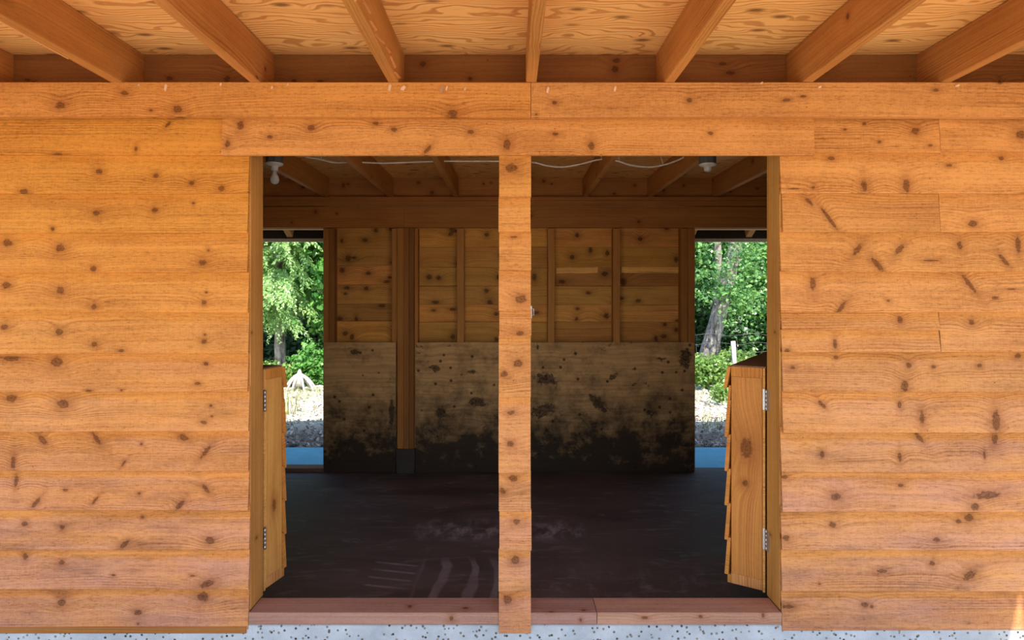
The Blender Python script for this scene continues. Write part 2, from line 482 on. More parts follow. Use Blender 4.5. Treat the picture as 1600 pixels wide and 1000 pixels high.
def ground_mat():
    b = NB('woodland_ground')
    P = b.pos()
    n1 = b.noise(P, 1.4, 5, 0.6)
    n2 = b.noise(P, 26, 5, 0.7)
    shaded_soil = b.mix(b.mapr(n2, 0.32, 0.7), (0.10, 0.08, 0.06), (0.50, 0.42, 0.33))
    sunlit_dry = b.mix(b.mapr(n2, 0.3, 0.7), (0.60, 0.55, 0.42), (0.88, 0.84, 0.74))
    y = b.sep(P)[1]
    col = b.mix(b.mapr(b.math('ADD', y, b.math('MULTIPLY', n1, 1.2)), 7.9, 8.9), shaded_soil, sunlit_dry)  # building shadow and sunlit clearing put into the two ground tones
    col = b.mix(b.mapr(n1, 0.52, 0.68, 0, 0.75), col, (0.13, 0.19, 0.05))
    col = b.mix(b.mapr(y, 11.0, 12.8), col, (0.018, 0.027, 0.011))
    return b.done(col, 0.95, b.bump(n2, 0.7, 0.03), 0.1)
M['ground'] = ground_mat()

def leaf_mat(name, a, c, trans=0.35, gloss=0.6):
    b = NB(name)
    g = b.n('ShaderNodeNewGeometry')
    col = b.ramp(g.outputs['Random Per Island'], [(0, a), (0.6, tuple((x + y) / 2 for x, y in zip(a, c))), (1, c)])
    m = b.done(col, 0.33, None, gloss)
    t = b.n('ShaderNodeBsdfTranslucent')
    b.put(t.inputs[0], b.mix(1.0, col, (1.15, 1.2, 0.55), 'MULTIPLY'))
    mx = b.n('ShaderNodeMixShader'); mx.inputs[0].default_value = trans
    b.t.links.new(b.bsdf.outputs[0], mx.inputs[1]); b.t.links.new(t.outputs[0], mx.inputs[2])
    b.t.links.new(mx.outputs[0], b.out.inputs[0])
    return m
M['leaf_cedar'] = leaf_mat('cedar_fronds', (0.13, 0.28, 0.07), (0.46, 0.66, 0.24))
M['leaf_maple'] = leaf_mat('maple_leaves', (0.05, 0.22, 0.04), (0.26, 0.52, 0.12))
M['leaf_alder'] = leaf_mat('alder_leaves', (0.05, 0.19, 0.06), (0.33, 0.58, 0.19))
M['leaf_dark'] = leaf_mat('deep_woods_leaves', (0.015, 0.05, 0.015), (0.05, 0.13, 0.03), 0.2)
M['leaf_shrub'] = leaf_mat('shrub_leaves', (0.09, 0.23, 0.04), (0.36, 0.50, 0.14))
M['blade'] = leaf_mat('dry_grass_blades', (0.22, 0.28, 0.08), (0.50, 0.46, 0.22))
M['chip'] = leaf_mat('wood_chips', (0.12, 0.09, 0.065), (0.78, 0.70, 0.60), 0.0, 0.1)

def bark(name, a, c):
    b = NB(name); P = b.pos()
    n1 = b.noise(b.vmath('MULTIPLY', P, (1, 1, 0.35)), 16, 5, 0.65)
    return b.done(b.mix(b.mapr(n1, 0.35, 0.65), a, c), 0.9, b.bump(n1, 0.8, 0.03), 0.1)
M['bark'] = bark('grey_bark', (0.09, 0.07, 0.06), (0.46, 0.41, 0.37))
M['bark_dark'] = bark('dark_bark', (0.045, 0.032, 0.025), (0.16, 0.12, 0.09))
M['silver'] = bark('bleached_wood', (0.42, 0.37, 0.32), (0.78, 0.74, 0.68))

def plain(name, col, rough=0.5, metal=0.0, var=0.12, scale=30):
    b = NB(name); n = b.noise(b.pos(), scale, 3)
    c2 = tuple(max(0, x * (1 - var * 2)) for x in col)
    return b.done(b.mix(b.mapr(n, 0.3, 0.7), col, c2), rough, None, 0.4, metal)
M['porcelain'] = plain('white_porcelain', (0.78, 0.76, 0.72), 0.25)
M['steel'] = plain('galvanised_steel', (0.55, 0.56, 0.57), 0.35, 0.85)
M['boxgrey'] = plain('grey_steel_box', (0.16, 0.18, 0.19), 0.5, 0.5)
M['cable'] = plain('white_cable_jacket', (0.80, 0.77, 0.72), 0.45)
M['bulb'] = plain('frosted_bulb_glass', (0.72, 0.71, 0.70), 0.3)
M['fascia'] = plain('white_painted_fascia', (0.62, 0.60, 0.57), 0.6)
M['black'] = plain('dark_roofing', (0.035, 0.03, 0.028), 0.9)
M['wire'] = plain('fence_wire', (0.20, 0.20, 0.19), 0.5, 0.5)
M['dark'] = plain('unlit_timber', (0.20, 0.10, 0.05), 0.8)  # dark brown, with the shade on the door caps put into the colour

# ------------------------------------------------------------------ knots read off the boards: (x, y, half width, half height, lean)
KN = []
def K(*rows):
    for r in rows:
        r = list(r)
        if len(r) == 3: r += [r[2] * 0.9, 0]
        if len(r) == 4: r += [0]
        KN.append(r)
# left wall
K((153,264,5),(242,271,4.5),(299,284,4),(37,298,6,4),(346,294,5), (149,330,5),(240,325,5),(300,313,2.5),(82,357,3,4),
  (8,375,7),(92,384,7),(146,419,5),(316,409,5.5),(324,388,2.5), (7,442,6.5),(92,451,6.5),(146,479,4.5),(318,471,4),(321,454,2),
  (4,508,5.5),(91,516,6),(147,537,4.5),(318,533,4),(189,548,5,2.5),(319,521,2), (85,562,9,8),(14,556,14,4),(320,565,3.5),(308,598,4.5,3),(139,610,5,2.5),(190,609,2),
  (14,619,8,6.5),(96,628,9,7.5),(328,631,2.5),(318,659,5,3),(330,649,2), (63,684,5,8,1),(148,682,4,9,1),(284,680,7,5,1),(320,704,4,10,-1),(219,691,2.5),(20,722,3.5,11),(193,722,2,5,-1),
  (100,764,4,2.5),(55,785,4,9,-1),(320,762,4,7,1),(281,789,4.5,8,-1),(216,770,2.5),(22,748,3,10),(148,781,2.5,6,-1),
  (36,816,4.5),(95,822,4),(194,850,5,7,-1),(327,844,7,5.5),(220,805,3), (36,867,4,5.5),(94,877,5,4),(323,912,9,6.5,-1),(176,898,3,2),(300,899,4,1.5),
  (94,940,6.5,5.5),(315,930,9,8),(214,956,6,5),(215,975,2))
# right wall
K((1486,254,5,2.5),(1568,242,4,3.5),(1301,242,6,3),(1351,289,4.5,10),(1417,289,5,11),(1240,294,9,1.3),(1271,292,3,2.5),
  (1266,310,4,6,1),(1297,340,3.5,18,1),(1521,348,7,6),
  (1342,386,5,9,-1),(1407,386,5,9,-1),(1371,412,5,12,1),(1502,379,4,7),(1594,378,4,14),(1570,405,4,10,1),(1455,405,12,1.5),
  (1272,439,4.5,10),(1517,440,4,15,1),(1315,480,4,9,-1),(1389,468,3,2),(1556,464,5,2.5),(1582,449,8,1.2),
  (1408,497,4,7),(1521,500,4.5,5),(1230,548,5,4),(1306,535,3,9), (1309,554,3.5),(1240,572,3.5,2.5),(1461,570,3.5),(1533,568,3.5),(1595,552,5,4),(1414,602,6,9),(1422,568,4,5),
  (1442,651,3.5,11),(1558,656,6,16),(1286,629,4,6,1),(1408,629,3,5), (1439,680,4,9,1),(1558,683,5,9),(1286,708,3.5,6),(1407,713,3,8),(1540,710,2,6),
  (1228,742,5,3.5),(1307,775,7.5,6),(1524,791,7,6),(1545,772,20,7,-1),(1410,756,4,3), (1303,818,5.5,4.5),(1517,806,7,6),(1229,840,5.5),(1465,843,6,3.5),(1500,812,4),
  (1459,878,4.5),(1516,898,9,8,-1),(1380,891,8,3),(1281,912,2), (1354,943,6,4.5),(1232,946,9,3),(1364,946,3))
# boards of the top row and the header board
K((260,189,3,5,-1),(212,232,2.5,4),(90,241,7,2), (374,191,5,8),(485,195,5.5,5),(421,211,4.5,3),(459,215,3.5),(536,207,3.5),(355,223,4,6),(586,187,5,3),(615,198,5,4),(643,207,3),(735,202,5,3.5),
  (668,233,3.5,8,-1),(792,224,5.5,9),(868,206,5,3),(924,226,4.5,8),(988,205,4,2.5),(1021,207,3,2),(1057,211,3,2),(1111,204,4,3),(1243,207,5,2), (1432,201,6),(1322,198,2.5),(1353,188,3),(1454,226,3.5,2),(1597,207,8),(1375,220,3))
# beam boards
K((94,165,7,5.5),(278,171,7,5.5),(194,146,6,3.5),(236,173,3,2),(707,177,8,5.5),(867,160,4),(838,178,2),(1077,157,4),(1228,157,6,2.5,-1),(1254,151,5,2),(1463,141,5,2.5),(1563,129,4,2.5))
# faces of the centre post
K((799,259,9,7),(803,366,5,1.6),(814,466,8.5,7),(812,520,6,4),(809,566,7,6),(788,583,5.5,5.5),(799,642,6,3.5),(798,692,6,5),(802,745,6.5,5.5),(785,766,5,5),(807,813,5.5,4.5),(805,873,7,6),(793,935,7.5,7))

def knots_for(x0, x1, z0, z1, d, u0, v0, flip=False):
    """knots inside a board given in metres; u from u0, v from v0"""
    out = []
    for (px, py, ru, rv, ln) in KN:
        x, z = X(px, d), Z(py, d)
        if x0 - 0.02 <= x <= x1 + 0.02 and z0 <= z <= z1:
            s = d / F * 1.05
            out.append((x - u0, z - v0, ru * s * (-1 if ln < 0 else 1), rv * s * (-1 if ln > 0 else 1)))
    out.sort(key=lambda k: -abs(k[2] * k[3]))
    return out

def rknots(length, width, n, r=(0.008, 0.018)):
    return [(random.uniform(0.05, length - 0.05), random.uniform(0.1, 0.9) * width, random.uniform(*r) * random.choice((1, 1.3)), random.uniform(*r) * random.choice((0.8, 1.2))) for _ in range(n)]

def vary(t=(1, 1, 1), a=0.06):
    k = random.uniform(1 - a, 1 + a)
    return (t[0] * k, t[1] * k * random.uniform(1 - a / 3, 1 + a / 3), t[2] * k * random.uniform(1 - a / 2, 1 + a / 2))

# ------------------------------------------------------------------ main dimensions
DW = 2.70                                            # plane of the siding's lower edges
XL, XR = X(388, DW), X(1222, DW)                      # opening in the front wall
EXT = 3.75                                           # half width of the building
ZJ, ZC = Z(128, 2.66), Z(128, 2.66) + 0.186          # underside of joists, underside of roof plywood
DB = 5.64                                            # face of the back wall studs
ROOFE = 0.10                                         # front edge of the deep overhang
JX = [0.0916 + 0.61 * k for k in range(-6, 7)]

# ------------------------------------------------------------------ ground, floor, curb
def slab(name, mat, lo, hi, label=None):
    o = box(name, None, mat, lo, hi, 0.01)
    o['kind'] = 'structure'
    if label: o['label'] = label
    return o
slab('floor', M['floor'], (-EXT, 2.86, -0.12), (EXT, 5.80, 0.0), 'dark worn floor with pale sweep marks inside the shed')
slab('curb', M['curb'], (-EXT, 2.705, -0.12), (EXT, 2.86, Z(975, 2.705)), 'pale concrete curb with dark stones under the front wall')
slab('rear_slab', M['slab'], (-EXT - 0.4, 5.80, -0.12), (EXT + 0.4, 6.61, -0.004), 'smooth concrete apron behind the back doorways')
slab('front_yard', M['yard'], (-14, -16, -0.22), (14, 2.705, -0.06), 'pale gravel yard in front of the shed')

def terrain():
    nx, ny = 61, 50
    xs = np.linspace(-20, 20, nx)
    ys = 6.61 + np.linspace(0, 1, ny) ** 1.6 * 34
    vs_, fs = [], []
    for j, y in enumerate(ys):
        for i, x in enumerate(xs):
            h = -0.02 + 0.03 * math.sin(x * 1.7 + y) * math.sin(y * 1.3 - x * .4) * min(1, (y - 6.61))
            h += 0.018 * (random.random() - .5) * min(1, (y - 6.61) * 2)
            if y > 15: h += (y - 15) ** 1.5 * 0.13
            vs_.append((x, y, h))
    for j in range(ny - 1):
        for i in range(nx - 1):
            a = j * nx + i
            fs.append((a, a + 1, a + nx + 1, a + nx))
    me = bpy.data.meshes.new('ground'); me.from_pydata(vs_, [], fs); me.update()
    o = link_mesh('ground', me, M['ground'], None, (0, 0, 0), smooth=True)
    o['kind'] = 'structure'
    o['label'] = 'chip-strewn woodland ground rising into the trees'
terrain()

# ------------------------------------------------------------------ front wall: siding, header, beam, post, sill
wf = struct('wall_front', (0, DW, 0), 'cedar clad front wall with a wide double opening')
LEFT_Y = [242, 302, 364, 426, 488, 553, 612, 674, 736, 798, 860, 921, 983]
RIGHT_Y = [238, 302, 362, 424, 488, 550, 612, 676, 738, 800, 860, 924, 985]
def wedge(h, lap=0.022, t0=0.007, t1=0.022):
    """bevel siding seen from outside: b up from the lower edge, c into the wall"""
    return [(0.0, 0.002), (0.002, 0.0), (h, t1 - t0), (h + lap, t1 - t0 + 0.002), (h + lap, t1 + 0.001), (0.0, t1)]
def tint_for(py, left):  # warm bounce above and cool sky light below put into the tint
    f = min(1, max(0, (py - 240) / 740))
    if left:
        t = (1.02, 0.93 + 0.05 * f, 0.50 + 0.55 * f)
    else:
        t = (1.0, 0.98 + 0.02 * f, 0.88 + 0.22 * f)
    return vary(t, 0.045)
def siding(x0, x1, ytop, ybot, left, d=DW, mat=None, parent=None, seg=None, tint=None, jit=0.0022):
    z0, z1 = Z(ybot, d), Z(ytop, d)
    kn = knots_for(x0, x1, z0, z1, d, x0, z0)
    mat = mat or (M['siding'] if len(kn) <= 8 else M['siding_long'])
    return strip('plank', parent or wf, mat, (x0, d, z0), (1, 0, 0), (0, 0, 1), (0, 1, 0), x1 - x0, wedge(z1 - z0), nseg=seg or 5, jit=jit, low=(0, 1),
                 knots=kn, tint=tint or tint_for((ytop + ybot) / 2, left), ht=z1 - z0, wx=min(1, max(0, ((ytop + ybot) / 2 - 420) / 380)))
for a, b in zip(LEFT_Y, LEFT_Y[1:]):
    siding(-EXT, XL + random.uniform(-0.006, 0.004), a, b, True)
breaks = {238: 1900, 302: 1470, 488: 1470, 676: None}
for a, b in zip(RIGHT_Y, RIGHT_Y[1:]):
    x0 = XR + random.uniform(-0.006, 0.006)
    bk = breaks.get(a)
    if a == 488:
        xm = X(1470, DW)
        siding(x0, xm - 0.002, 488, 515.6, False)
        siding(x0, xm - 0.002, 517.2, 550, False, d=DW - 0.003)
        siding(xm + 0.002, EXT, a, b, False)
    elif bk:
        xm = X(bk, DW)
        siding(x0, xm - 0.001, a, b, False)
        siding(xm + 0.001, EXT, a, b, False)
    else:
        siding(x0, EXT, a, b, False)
# top row with the long header board over the opening
siding(-EXT, X(347, DW) - 0.0015, 182, 242, True)
siding(X(347, DW) + 0.001, X(1272, DW) - 0.001, 182, 242, False, d=DW - 0.012, mat=M['siding_long'], seg=8, tint=(1.03, 1.0, 0.95))
siding(X(1273, DW) + 0.001, X(1470, DW) - 0.001, 180, 238, False)
siding(X(1470, DW) + 0.001, EXT, 180, 236, False)
# narrow mud board under the left siding
box('plank', wf, M['frame'], (-EXT, DW - 0.002, Z(990, DW)), (XL - 0.01, DW + 0.0045, Z(979, DW)), tint=(0.9, 0.85, 0.8))
# beam boards carrying the joists (two pieces, butt joint)
DBm = 2.662
zb0, zb1 = Z(182, DBm), ZJ
xj = X(829.5, DBm)
for (x0, x1, tl, tr, tt) in ((-EXT, xj - 0.001, 0, 0.0, (1.0, 0.92, 0.72)), (xj + 0.001, EXT, 0.0, 0.012, (0.98, 0.95, 0.9))):
    kn = knots_for(x0, x1, zb0 - .01, zb1 + .01, DBm, x0, zb0)
    strip('beam_board', wf, M['siding_long'], (x0, DBm, zb0), (1, 0, 0), (0, 0, 1), (0, 1, 0), x1 - x0, chamfer(zb1 - zb0, 0.038, 0.003), nseg=8, jit=0.002, low=(0, 1, 6, 7), knots=kn, tint=tt)
# torn splinters on the beam's upper edge
for px, py, w_, h_ in ((609, 137, 6, 12), (630, 138, 9, 8), (690, 140, 7, 13), (727, 139, 5, 6), (856, 141, 5, 11), (961, 139, 5, 9), (698, 138, 4, 8), (259, 137, 6, 12), (345, 132, 4, 5), (450, 132, 4, 5), (1190, 130, 5, 4), (1281, 136, 6, 4), (1496, 134, 8, 4), (425, 137, 4, 5), (217, 133, 5, 4)):
    d = DBm - 0.002
    x, z = X(px, d), Z(py, d)
    s = d / F
    me = bpy.data.meshes.new('splinter')
    hw, hh = w_ * s / 2, h_ * s / 2
    me.from_pydata([(-hw, 0, -hh * .6), (hw * .2, -0.002, -hh), (hw, -0.001, hh * .5), (hw * .3, -0.004, hh), (-hw * .7, -0.001, hh * .4), (0, 0.003, 0)], [], [(0, 1, 5), (1, 2, 5), (2, 3, 5), (3, 4, 5), (4, 0, 5), (4, 3, 2, 1, 0)])
    link_mesh('splinter', me, M['siding'], wf, (x, d, z), tint=(1.3, 1.75, 3.6))
# plates and jambs behind the cladding
box('top_plate', wf, M['frame'], (-EXT, 2.702, ZJ - 0.04), (EXT, 2.86, ZJ - 0.001))
box('lintel', wf, M['frame'], (XL - 0.02, 2.724, 2.312), (XR + 0.02, 2.86, ZJ - 0.041))
zs = Z(957, 2.70)
for x0, x1, tt in ((XL - 0.038, XL, (1.0, 0.95, 0.85)), (XR, XR + 0.038, (1.12, 1.15, 1.0))):
    box('jamb', wf, M['planed'], (x0, 2.724, zs), (x1, 2.862, 2.312), along='z', tint=tt, knots=[(0.3, 0.1, 0.006, 0.01), (1.25, 0.05, 0.005, 0.009)])
for xs_ in (-3.3, -2.7, -2.1, -1.55, 1.6, 2.2, 2.8, 3.4):
    box('stud', wf, M['frame'], (xs_, 2.726, zs - 0.04), (xs_ + 0.04, 2.86, ZJ - 0.041), along='z')
for x0, x1 in ((-EXT, XL - 0.04), (XR + 0.04, EXT)):
    box('sheathing', wf, M['frame'], (x0, 2.7235, zs - 0.04), (x1, 2.726, ZJ - 0.041), 0, nseg=1)
# sill boards on the curb
zc0 = Z(975, 2.705)
for x0, x1, tt in ((XL + 0.004, X(780, 2.7), (1, 1, 1)), (X(829, 2.7), X(933, 2.69) - 0.0015, (0.95, 0.95, 1)), (X(933, 2.69) + 0.0015, XR - 0.004, (1.08, 1.05, 0.95))):
    box('sill_board', wf, M['sill'], (x0, 2.695, zc0), (x1, 2.835, zs), 0.004, tint=tt, knots=rknots(x1 - x0, .14, 3, (.006, .012)))
for x0, x1 in ((-EXT, XL - 0.001), (XR + 0.001, EXT)):
    box('sill_board', wf, M['sill'], (x0, 2.726, zc0), (x1, 2.86, zs - 0.04 if False else zc0 + 0.012), 0.002)
# centre post: core timber faced with short lapped planks
PX0, PX1 = X(780, 2.685), X(830, 2.685)
post = empty('post', (0.5 * (PX0 + PX1), 2.75, zc0), wf)
box('core', post, M['frame'], (PX0 + 0.004, 2.712, zc0), (PX1 - 0.004, 2.85, 2.312), along='z')
PY = [243, 308, 362, 422, 485, 524, 621, 739, 799, 861, 924, 990]
for i, (a, b) in enumerate(zip(PY, PY[1:])):
    d = 2.685 + random.uniform(-0.003, 0.002)
    dx = random.uniform(-0.003, 0.003)
    z0, z1 = Z(b, d), Z(a, d)
    kn = knots_for(PX0, PX1, z0, z1, d, PX0 + dx, z0)
    tt = vary((1.0, 0.95 + 0.005 * i, 0.80 + 0.04 * i), 0.05)  # cooler going down: sky light put into the post tint as well
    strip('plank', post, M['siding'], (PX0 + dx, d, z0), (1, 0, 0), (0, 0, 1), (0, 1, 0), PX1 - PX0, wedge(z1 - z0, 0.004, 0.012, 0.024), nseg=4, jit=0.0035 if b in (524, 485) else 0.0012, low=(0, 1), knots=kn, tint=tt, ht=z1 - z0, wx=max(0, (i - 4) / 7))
# latch keeper on the inner side of the post
kp = empty('latch_keeper', (PX1, 2.78, Z(487, 2.78)), wf)
box('keeper_plate', kp, M['steel'], (PX1 - 0.004, 2.76, Z(497, 2.78)), (PX1 + 0.006, 2.80, Z(478, 2.78)), 0.001, along='z')
tube('keeper_loop', kp, M['steel'], [(PX1 + 0.004, 2.77, Z(494, 2.78)), (PX1 + 0.014, 2.77, Z(492, 2.78)), (PX1 + 0.014, 2.77, Z(483, 2.78)), (PX1 + 0.004, 2.77, Z(481, 2.78))], 0.003, 6)

# ------------------------------------------------------------------ ceiling: joists, plywood sheets, blocking
ce = struct('ceiling', (0, 2.7, ZJ), 'exposed joists under roof plywood')
TJ = {0: (1, .95, .85), 1: (.95, .9, .8)}
for k, x in enumerate(JX):
    y0 = ROOFE + 0.04 if x < 2.9 else 1.16
    wj = 0.045
    j = strip('joist', ce, M['joist'], (x - wj / 2, y0, ZJ), (0, 1, 0), (0, 0, 1), (1, 0, 0), 5.80 - y0, chamfer(0.185, wj, 0.003), nseg=9, jit=0.0025, low=(0, 7),
              knots=rknots(5.6, 0.185, 4), tint=vary((0.90, 0.82, 0.72), 0.09))
    if k == 5:                                        # the joist left of centre has torn, wany edges
        for q in range(9):
            y = 1.85 + q * 0.09
            L = random.uniform(0.06, 0.14)
            strip('bark_shred', j, M['joist'], (x + wj / 2 - 0.004, y, ZJ + random.uniform(0.0, 0.05)), (0.02, 1, random.uniform(-.2, .3)), (0, -0.2, 1), (1, 0, 0), L,
                  [(0, 0), (random.uniform(.008, .02), 0.001), (random.uniform(.004, .012), random.uniform(.006, .012))], tint=(1.15, 1.1, 1.25))
    if k == 3:
        strip('bark_shred', j, M['joist'], (x - wj / 2 + 0.001, 2.05, ZJ - 0.004), (0, 1, 0), (0, 0, 1), (1, 0, 0), 0.35, [(0, 0), (.008, 0), (.006, .006)], tint=(1.25, 1.35, 1.8))
# sheets run across the joists, 1.22 deep rows with staggered ends
rows = [(ROOFE, 0.86), (0.862, 2.08), (2.082, 3.30), (3.302, 4.52), (4.522, 5.74)]
for r, (y0, y1) in enumerate(rows):
    xs_ = [-EXT, JX[1], JX[5], JX[9], 2.905, EXT] if r % 2 else [-EXT, JX[3], JX[7], 2.905, EXT]
    for x0, x1 in zip(xs_, xs_[1:]):
        a, b = y0, y1
        if x0 >= 2.9:  # overhang cut back here, out of view, to let a sun patch reach the wall
            if y1 < 1.115: continue
            a = max(y0, 1.115)
        strip('plywood_sheet', ce, M['ply'], (x0 + 0.001, a, ZC + 0.001), (1, 0, 0), (0, 1, 0), (0, 0, 1), x1 - x0 - 0.002, rect(b - a, 0.016), tint=vary((1, .97, .92), .05))
for k in range(len(JX) - 1):
    x0, x1 = JX[k] + 0.0235, JX[k + 1] - 0.0235
    for yb, tt in ((2.822, (0.62, .58, .55)), (5.70, (.9, .85, .8))):  # front row tinted darker: shade above the beam put into the colour
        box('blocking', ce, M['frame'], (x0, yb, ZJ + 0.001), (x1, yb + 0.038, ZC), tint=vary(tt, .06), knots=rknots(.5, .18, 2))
# fascia boards at the front edges, roofing on top
box('fascia_board', ce, M['planed'], (-EXT, ROOFE, ZJ - 0.02), (2.905, ROOFE + 0.035, ZC))
box('fascia_board', ce, M['planed'], (2.907, 1.115, ZJ - 0.02), (EXT, 1.15, ZC))  # unseen stepped edge, shaped for the sun patch on the wall
rf = struct('roof', (0, 3, ZC + 0.02), 'dark low roof over the shed')
box('roofing', rf, M['black'], (-EXT, ROOFE, ZC + 0.018), (2.905, 5.74, ZC + 0.03), 0)
box('roofing', rf, M['black'], (2.906, 1.115, ZC + 0.018), (EXT, 5.74, ZC + 0.03), 0)

# rear eave: sloping rafter tails, roof deck, pale fascia
p0, p1 = Vector((0, 5.745, ZC - 0.02)), Vector((0, 6.46, Z(374, 6.46) + 0.10))
sd = (p1 - p0)
nrm = Vector((0, -sd.z, sd.y)).normalized() * -1
for x in JX:
    strip('rafter_tail', rf, M['joist'], (x - 0.03, p0.y, p0.z), sd, nrm, (1, 0, 0), sd.length, rect(0.09, 0.06), tint=(1.0, 1.05, 1.1))
strip('roof_deck', rf, M['black'], (-EXT, p0.y - 0.05, p0.z + 0.002 - sd.z / sd.y * 0.05), sd, -nrm, (1, 0, 0), sd.length + 0.09, rect(0.02, 2 * EXT))
zf = Z(378, 6.47)
box('fascia_board', rf, M['fascia'], (-EXT, 6.465, zf), (EXT, 6.49, zf + 0.036), 0.002)
box('roof_deck', rf, M['black'], (-EXT, 6.465, zf + 0.037), (EXT, 6.49, zf + 0.20), 0)  # upright black panel added to give the darkness under the eave

# ------------------------------------------------------------------ back wall
wb = struct('wall_back', (0, DB, 0), 'back wall of studs, cedar boards and stained plywood')
XDL, XDR = X(505, DB), X(1086, DB)                     # inner edges of the two back doorways
XDL0, XDR1 = XDL - 1.02, XDR + 1.02
zh0 = Z(356, DB)
# plates and header
box('top_plate', wb, M['frame'], (-EXT, DB - 0.002, Z(313.5, DB)), (X(866, DB), DB + 0.14, ZJ - 0.001), tint=(1, .9, .8))
box('top_plate', wb, M['frame'], (X(866, DB) + .002, DB - 0.004, Z(313.5, DB)), (EXT, DB + 0.14, ZJ - 0.001), tint=(.9, .85, .8))
box('top_plate', wb, M['frame'], (-EXT, DB, Z(322, DB)), (EXT, DB + 0.14, Z(313.5, DB) - 0.001), tint=(.9, .85, .75))
xh = X(632, DB)
for x0, x1, tt in ((-EXT, xh - 0.001, (1.0, .92, .8)), (xh + 0.001, EXT, (.92, .88, .8))):
    box('header_board', wb, M['frame'], (x0, DB - 0.012, zh0), (x1, DB + 0.03, Z(323, DB)), 0.004, tint=tt, knots=rknots(x1 - x0, .19, 3))
for x0, x1 in ((XDL0, XDL), (XDR, XDR1)):
    box('lintel', wb, M['planed'], (x0, DB + 0.032, zh0 - 0.006), (x1, DB + 0.14, Z(323, DB)), tint=(.8, .8, .8))
# studs of the exposed upper wall
def vstud(a, b, d0=DB, d1=DB + 0.09, y0=357, y1=536, tint=(1, 1, 1), par=None, z0=None, nm='stud', jit=0):
    zz0 = Z(y1, DB) if z0 is None else z0
    zz1 = Z(y0, DB)
    x0 = X(a, DB); wd = X(b, DB) - x0
    return strip(nm, par or wb, M['frame'], (x0, d0, zz0), (0, 0, 1), (1, 0, 0), (0, 1, 0), zz1 - zz0, chamfer(wd, d1 - d0, 0.002), nseg=6 if jit else 1, jit=jit, low=(0, 7, 1, 2), tint=vary(tint, .07))
for a, b, tt, jt in ((505, 513.5, (1.0, .95, .85), 0), (514, 522.5, (.75, .7, .65), 0), (612, 621.5, (1.05, 1.05, 1.0), 0), (714, 725, (1.1, 1.15, 1.15), .003), (856, 866, (1.05, 1.1, 1.1), .004), (958, 969, (1.15, 1.15, 1.1), 0), (1064, 1074.5, (.85, .8, .75), 0), (1075, 1086, (1.0, .95, .9), 0)):
    vstud(a, b, tint=tt, z0=0.0 if a in (505, 1075) else None, jit=jt)
for xs_ in (XDL0 - .05, -3.3, XDR1 + .01, 3.3):
    box('stud', wb, M['frame'], (xs_, DB, 0), (xs_ + 0.04, DB + 0.09, zh0), along='z')
# built-up post on a concrete footing
bp = empty('built_up_post', (X(635, DB), DB, 0), wb)
zfoot = Z(701, DB - 0.03)
for a, b, dd, tt in ((621.7, 631.5, 0.030, (1.0, .95, .85)), (631.8, 640, .036, (.72, .66, .62)), (640.3, 647.5, 0.032, (.62, .58, .56)), (647.8, 653, .004, (1.0, .95, .85))):
    vstud(a, b, d0=DB - dd, d1=DB + 0.12, z0=zfoot, tint=tt, par=bp, nm='post_board')
box('footing', bp, M['footing'], (X(620, DB), DB - 0.045, 0.0), (X(649, DB), DB + 0.1, zfoot - .001), 0.006, along='z')
# back of the siding between the studs
BY_L = [352, 388, 415, 445, 475, 502, 536]
BY_R = [352, 386, 418, 447, 476, 503, 536]
D2 = DB + 0.092
s2 = D2 / DB
def back_row(x0, x1, a, b, z0=None, z1=None, tint=None):
    za = Z(a, D2) if z1 is None else z1
    zb = Z(b, D2) if z0 is None else z0
    dy = random.uniform(0, 0.006)
    strip('plank', wb, M['inner'], (x0, D2 + dy, zb + 0.001), (1, 0, 0), (0, 0, 1), (0, 1, 0), x1 - x0, [(0, 0.010), (0.003, 0.007), (za - zb - 0.004, 0.0), (za - zb - 0.001, 0.004), (za - zb, 0.022), (0, 0.022)], nseg=4, jit=0.003, low=(0, 1, 2, 3),
          knots=rknots(x1 - x0, za - zb, 4, (.014, .028)), tint=tint or vary((1.10, 1.06, .95), .28))
xp = X(636, DB); xc = X(862, DB)
for i in range(6):
    back_row(X(506, DB), xp - .0005, BY_L[i], BY_L[i + 1])
    back_row(xp + .0005, xc - .0005, BY_R[i] + random.uniform(-1, 1) * 0, BY_R[i + 1])
    back_row(xc + .0005, X(1085, DB), BY_R[i], BY_R[i + 1])
# pale waney strips on the right hand boards
for a, b, y in ((869, 934, 422), (971, 1064, 421)):
    strip('wane_strip', wb, M['inner'], (X(a, D2), D2 - 0.003, Z(y + 5, D2)), (1, 0, 0), (0, 0, 1), (0, 1, 0), X(b, D2) - X(a, D2), [(0, .003), (.01, 0), (.05, 0), (.058, .004), (.03, .01)], nseg=6, jit=0.006, low=(0, 1, 2, 3), tint=(1.6, 1.7, 1.8))
zr = 0.0
for i in range(14):                                  # lower siding behind the plywood, and the wall beyond the doorways
    z0 = i * 0.0905 * 2
    if z0 > 2.3: break
    z1 = min(z0 + 0.181, Z(356, DB))
    back_row(-EXT, XDL0, 0, 0, z0, z1)
    back_row(XDR1, EXT, 0, 0, z0, z1)
    if z0 < Z(536, D2):
        back_row(X(506, DB), X(1085, DB), 0, 0, z0, min(z1, Z(536, D2) + 0.001))
